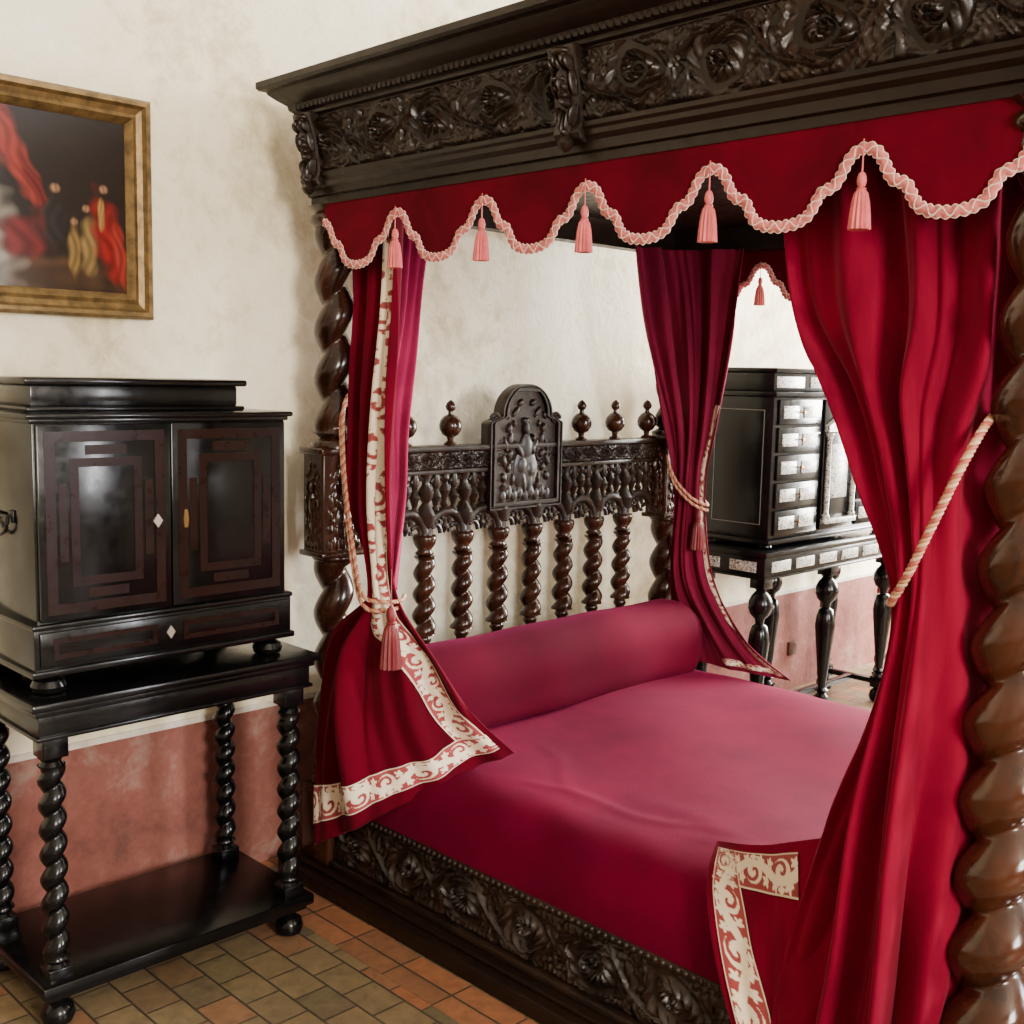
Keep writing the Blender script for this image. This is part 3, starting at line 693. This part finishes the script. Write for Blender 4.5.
for (x0,x1,k) in ((cx0+.006,1.343,0),(1.347,cx1-.006,1)):
    z0,z1=ZB+.122,1.418; y=cy0-.012
    d=B().box(x0,x1,y,cy0+.003,z0,z1,.003).obj("door",M_ebony,k1)
    b=B(); frame(b,x0+.016,x1-.016,z0+.016,z1-.016,.024,y)
    frame(b,x0+.074,x1-.074,z0+.078,z1-.078,.020,y)
    cxm=(x0+x1)/2; czm=(z0+z1)/2
    for zz in (z0+.048,z1-.070): b.box(cxm-.05,cxm+.05,y-.0012,y,zz,zz+.022,0)
    for xx in (x0+.047,x1-.067): b.box(xx,xx+.020,y-.0012,y,czm-.09,czm+.09,0)
    putsub(b.obj("inlay",M_inlay,smooth=0,label="reddish rosewood geometric inlay"),d)
    ex=x1-.035 if k==0 else x0+.035
    b=B(); s=.012; b.ext([(0,-s*1.4),(s,0),(0,s*1.4),(-s,0)] if k==0 else [(-.005,-.022),(.005,-.022),(.007,.0),(.004,.022),(-.004,.022),(-.007,0)],lambda a,c,w:(ex+a,w,czm-.01+c),y-.004,y)
    putsub(b.obj("escutcheon",M_silver if k==0 else M_brass,smooth=0),d)
z0,z1=ZB+.02,ZB+.100; y=cy0-.018
d=B().box(cx0,cx1,y,cy0,z0,z1,.003).obj("drawer",M_ebony,k1)
b=B(); frame(b,cx0+.03,1.30,z0+.016,z1-.016,.012,y); frame(b,1.37,cx1-.03,z0+.016,z1-.016,.012,y); putsub(b.obj("inlay",M_inlay,smooth=0),d)
b=B(); s=.011; b.ext([(0,-s*1.5),(s,0),(0,s*1.5),(-s,0)],lambda a,c,w:(1.335+a,w,(z0+z1)/2+c),y-.003,y); putsub(b.obj("escutcheon",M_silver,smooth=0),d)
for x in (cx0+.035,cx1-.035):
    for yy_ in (cy0+.03,cy1-.04):
        B().lathe(x,yy_,[(.022,.795),(.036,.80),(.040,.812),(.034,.826),(.02,.832),(.03,.842)],20).obj("foot",M_ebony,k1)
b=B().box(cx0-.006,cx0,2.66,2.69,1.185,1.215,.003); b.box(cx0-.006,cx0,2.77,2.80,1.185,1.215,.003)
b.tube([(cx0-.012-.004*math.sin(t*pi/16),2.73-.055*math.cos(t*pi/16),1.20-.045*math.sin(t*pi/16)**.6) for t in range(17)],.005,8); b.tube([(cx0-.012,2.675+.11*t/4,1.20) for t in range(5)],.004,8); b.obj("handle",M_iron,k1)
# ================================================================== PAINTING
pt=thing("painting",(1.1,2.98,1.68),"oil painting of draped interior figures in a wide gilded frame","painting")
px0,px1,pz0,pz1=.66,1.525,1.68,2.262
fw=.068; prf=[(0,0),(0,-.030),(.008,-.042),(.018,-.040),(.026,-.030),(.040,-.024),(.05,-.028),(.058,-.022),(fw,-.012),(fw,0)]
V=[];Fc=[];n=len(prf)
for sx,sz,x,z in ((1,1,px0,pz0),(-1,1,px1,pz0),(-1,-1,px1,pz1),(1,-1,px0,pz1)):
    for d,h in prf: V.append((x+sx*d,2.998+h,z+sz*d))
for k in range(4):
    k2_=(k+1)%4
    for i in range(n-1): Fc.append((k*n+i,k*n+i+1,k2_*n+i+1,k2_*n+i))
B().add(V,Fc).obj("frame",M_gold,pt,smooth=25)
nxp,nzp=340,230; G=np.zeros((nzp+1,nxp+1,3)); Cc=np.zeros((nzp+1,nxp+1,3))
X,Zz=np.meshgrid(np.linspace(0,1,nxp+1),np.linspace(0,1,nzp+1))
G[...,0]=px0+fw*.9+X*(px1-px0-1.8*fw); G[...,1]=2.988; G[...,2]=pz0+fw*.9+Zz*(pz1-pz0-1.8*fw)
Cc[:]=(.012,.007,.005)
def blob(cx,cz,sx,sz,col,rot=0,soft=.5,wb=1):
    c,s=math.cos(rot),math.sin(rot); dx=X-cx; dz=Zz-cz
    wob=wb*(.10*np.sin(X*60+cz*30)+.10*np.sin(Zz*48+cx*20))
    r=np.sqrt(((dx*c+dz*s)/sx)**2+((-dx*s+dz*c)/sz)**2)+wob
    a=np.clip((1-r)/soft,0,1)[...,None]
    u_=(dx*c+dz*s)/sx
    shade=(.55+.45*np.clip(.5+.5*np.sin(u_*7+3*np.sin(Zz*20)),0,1)+.25*np.clip(u_*-1,0,1))[...,None]
    Cc[:]=Cc*(1-a)+np.array(col)*shade*a
blob(.5,.10,.6,.14,(.06,.03,.015)); blob(.50,.14,.13,.20,(.22,.20,.17)); blob(.5,.42,.10,.18,(.20,.18,.15)); blob(.47,.83,.10,.3,(.16,.07,.05),.1)
blob(.53,.92,.075,.26,(.17,.020,.016),.25); blob(.575,.80,.055,.33,(.20,.024,.017),.28); blob(.62,.68,.045,.30,(.22,.026,.018),.30); blob(.665,.58,.028,.18,(.11,.010,.009),.32)
blob(.62,.28,.09,.16,(.11,.012,.012)); blob(.70,.36,.06,.15,(.06,.012,.012)); blob(.735,.40,.055,.18,(.018,.014,.013)); blob(.735,.575,.022,.032,(.26,.14,.08),0,.6,0)
blob(.80,.24,.028,.17,(.18,.11,.035)); blob(.80,.40,.016,.024,(.26,.14,.08),0,.6,0); blob(.85,.27,.038,.21,(.20,.13,.045)); blob(.845,.48,.018,.027,(.26,.14,.08),0,.6,0)
blob(.925,.32,.06,.30,(.20,.008,.007),.1); blob(.965,.25,.03,.25,(.24,.022,.015),.1); blob(.91,.60,.020,.030,(.26,.14,.08),0,.6,0); blob(.90,.46,.014,.10,(.28,.17,.05))
blob(.15,.4,.14,.3,(.12,.05,.03)); blob(.25,.3,.07,.25,(.2,.02,.02)); blob(.1,.75,.12,.2,(.2,.13,.08)); blob(.40,.35,.04,.22,(.14,.015,.015))
b=B(); b.grid(G,Cc); m,nt,bs=newmat("varnished_oil_paint"); a=N(nt,"ShaderNodeVertexColor"); a.layer_name="Col"; nt.links.new(a.outputs[0],bs.inputs["Base Color"]); bs.inputs["Roughness"].default_value=.35; bs.inputs["Specular IOR Level"].default_value=.25
n_=noise(nt,60,4); bump(nt,bs,n_,.2,.002)
b.obj("canvas",m,pt)
# ================================================================== TABLE 2 + CABINET 2 + CHAIR
t2=thing("side_table",(4.56,2.74,0),"black ebonised table with ivory-inlaid frieze and turned baluster legs","side table")
ax0,ax1,ay0,ay1=3.97,5.16,2.54,2.95
b=B().box(ax0-.015,ax1+.015,ay0-.015,ay1,.825,.85,.006); b.obj("table_top",M_ebony,t2)
b=B().box(ax0,ax1,ay0,ay1-.01,.735,.826,.004); b.box(ax0-.006,ax1+.006,ay0-.006,ay1-.01,.735,.745,.003); b.obj("apron",M_ebony,t2)
b=B()
for i in range(6):
    x=ax0+.03+i*(ax1-ax0-.06)/6; b.box(x+.022,x+.165,ay0-.003,ay0+.002,.762,.806,.001)
for i in range(2):
    y=ay0+.03+i*.18; b.box(ax0-.003,ax0+.002,y+.01,y+.14,.762,.806,.001)
b.obj("inlay_panel",M_ivory,t2,label="engraved ivory inlay plaques")
for x in (ax0+.06,(ax0+ax1)/2,ax1-.06):
    for y in (ay0+.05,ay1-.07):
        b=B(); b.box(x-.035,x+.035,y-.035,y+.035,.69,.736,.003)
        b.lathe(x,y,[(.028,.69),(.02,.68),(.038,.66),(.05,.635),(.052,.61),(.042,.58),(.022,.56),(.018,.54),(.032,.53),(.04,.50),(.045,.46),(.040,.40),(.028,.28),(.02,.2),(.018,.17),(.032,.16),(.018,.145),(.03,.13)],28)
        b.box(x-.03,x+.03,y-.03,y+.03,.075,.13,.003); b.lathe(x,y,[(.018,0),(.036,.01),(.042,.03),(.036,.055),(.02,.068),(.025,.076)],24)
        b.obj("leg",M_ebony,t2)
b=B()
for x in (ax0+.06,(ax0+ax1)/2,ax1-.06): b.box(x-.015,x+.015,ay0+.05,ay1-.07,.09,.115,.003)
b.box(ax0+.06,ax1-.06,(ay0+ay1)/2-.025,(ay0+ay1)/2+.005,.09,.115,.003); b.obj("stretcher",M_ebony,t2)
k2=thing("cabinet",(4.58,2.74,.85),"black ebony drawer cabinet with ivory-inlaid drawer fronts on matching table","cabinet")
bx0,bx1,by0,by1=4.05,5.11,2.585,2.91
b=B().box(bx0,bx1,by0,by1,.88,1.49,.004); b.box(bx0-.015,bx1+.015,by0-.015,by1,.868,.89,.004)
b.box(bx0-.015,bx1+.015,by0-.02,by1,1.485,1.505,.005); b.box(bx0+.01,bx1-.01,by0+.01,by1,1.505,1.585,.003); b.box(bx0-.008,bx1+.008,by0-.012,by1,1.585,1.603,.005)
b.obj("body",M_ebony,k2)
b=B()
for i in range(4): b.box(bx0+.03+i*.26,bx0+.24+i*.26,by0+.006,by0+.012,1.522,1.568,.001)
b.obj("inlay_panel",M_ivory,k2)
b=B(); ya,yb,za,zb=by0+.04,by1-.04,.95,1.43; w=.003
for q in ((ya,yb,za,za+w),(ya,yb,zb-w,zb),(ya,ya+w,za+w,zb-w),(yb-w,yb,za+w,zb-w)): b.box(bx0-.002,bx0,q[0],q[1],q[2],q[3],0)
b.obj("inlay_line",plain("ivory_line",(.10,.095,.08),.4,var=.1),k2,smooth=0)
for cx in (bx0+.03,bx1-.03-.33):
    for r in range(5):
        z0=.905+r*.116
        d=B().box(cx,cx+.33,by0-.012,by0+.002,z0,z0+.104,.004).obj("drawer",M_ebony,k2)
        b=B(); b.box(cx+.028,cx+.145,by0-.015,by0-.011,z0+.026,z0+.078,.001); b.box(cx+.185,cx+.302,by0-.015,by0-.011,z0+.026,z0+.078,.001); putsub(b.obj("inlay_panel",M_ivory),d)
        b=B().lathe(0,0,[(.002,0),(.004,.008),(.008,.013),(.006,.019),(.001,.02)],12)
        b.v=[(cx+.165+v[0],by0-.012-v[2],z0+.052+v[1]) for v in b.v]; putsub(b.obj("knob",M_brass),d)
mx0,mx1=bx0+.39,bx1-.39
d=B().box(mx0,mx1,by0-.012,by0+.002,.905,1.474,.004).obj("door",M_ebony,k2)
b=B(); b.box(mx0+.07,mx1-.07,by0-.017,by0-.011,1.04,1.28,.002)
for x in (mx0+.03,mx1-.03): b.lathe(x,by0-.022,[(.016,.95),(.018,.965),(.011,.975),(.013,1.1),(.011,1.30),(.018,1.315),(.02,1.33)],16)
b.ext([(mx0+.005,1.335),(mx1-.005,1.335),(mx1-.005,1.36),((mx0+mx1)/2,1.42),(mx0+.005,1.36)],lambda a,c,w:(a,w,c),by0-.035,by0-.01)
b.box(mx0+.005,mx1-.005,by0-.035,by0-.01,.93,.952,.002)
putsub(b.obj("portico",M_ivory,label="ivory architectural portico with small columns"),d)
for x in (bx0+.05,bx1-.05):
    for yy_ in (by0+.04,by1-.05): B().lathe(x,yy_,[(.018,.85),(.026,.855),(.024,.864),(.016,.87)],16).obj("foot",M_ebony,k2)
ch=thing("chair",(5.62,2.55,0),"wooden chair with barley-twist legs and red upholstered seat","chair")
for x in (5.42,5.82):
    for y in (2.34,2.76):
        b=B(); b.box(x-.022,x+.022,y-.022,y+.022,0,.06,.003); b.twist(x,y,.06,.42,.022,.022,.06,d=.4,n=18,per=10); b.box(x-.024,x+.024,y-.024,y+.024,.42,.47,.003)
        if y>2.5: b.twist(x,y,.47,1.0,.02,.018,.06,d=.4,n=18,per=10); b.lathe(x,y,[(.015,1.0),(.026,1.02),(.015,1.045),(.002,1.05)],14)
        b.obj("leg",M_post,ch)
B().box(5.395,5.845,2.315,2.785,.46,.52,.02).obj("seat",M_velA,ch)
B().box(5.44,5.80,2.745,2.775,.68,.97,.01).obj("backrest",M_velA,ch)
B().box(5.43,5.81,2.33,2.35,.12,.145,.003).obj("stretcher",M_post,ch); B().box(5.43,5.81,2.75,2.77,.12,.145,.003).obj("stretcher",M_post,ch)
# ================================================================== LIGHT + CAMERA
w=bpy.data.worlds.new("world"); SC.world=w; w.use_nodes=True; w.node_tree.nodes["Background"].inputs[0].default_value=(.8,.85,1,1); w.node_tree.nodes["Background"].inputs[1].default_value=.3
f=1137.3; al,p,r=[math.radians(a) for a in (45.343,6.861,1.225)]
fh=Vector((math.cos(al),math.sin(al),0)); R=Vector((math.sin(al),-math.cos(al),0)); Z=Vector((0,0,1))
F=fh*math.cos(p)-Z*math.sin(p); U=fh*math.sin(p)+Z*math.cos(p)
c,s=math.cos(r),math.sin(r); R,U=R*c+U*s,U*c-R*s
cam=bpy.data.objects.new("camera",bpy.data.cameras.new("camera")); SC.collection.objects.link(cam); SC.camera=cam
cam.data.sensor_width=36; cam.data.lens=f/1024*36; cam.data.clip_start=.05
cam.matrix_world=Matrix(((R.x,U.x,-F.x,0),(R.y,U.y,-F.y,0),(R.z,U.z,-F.z,1.55),(0,0,0,1)))
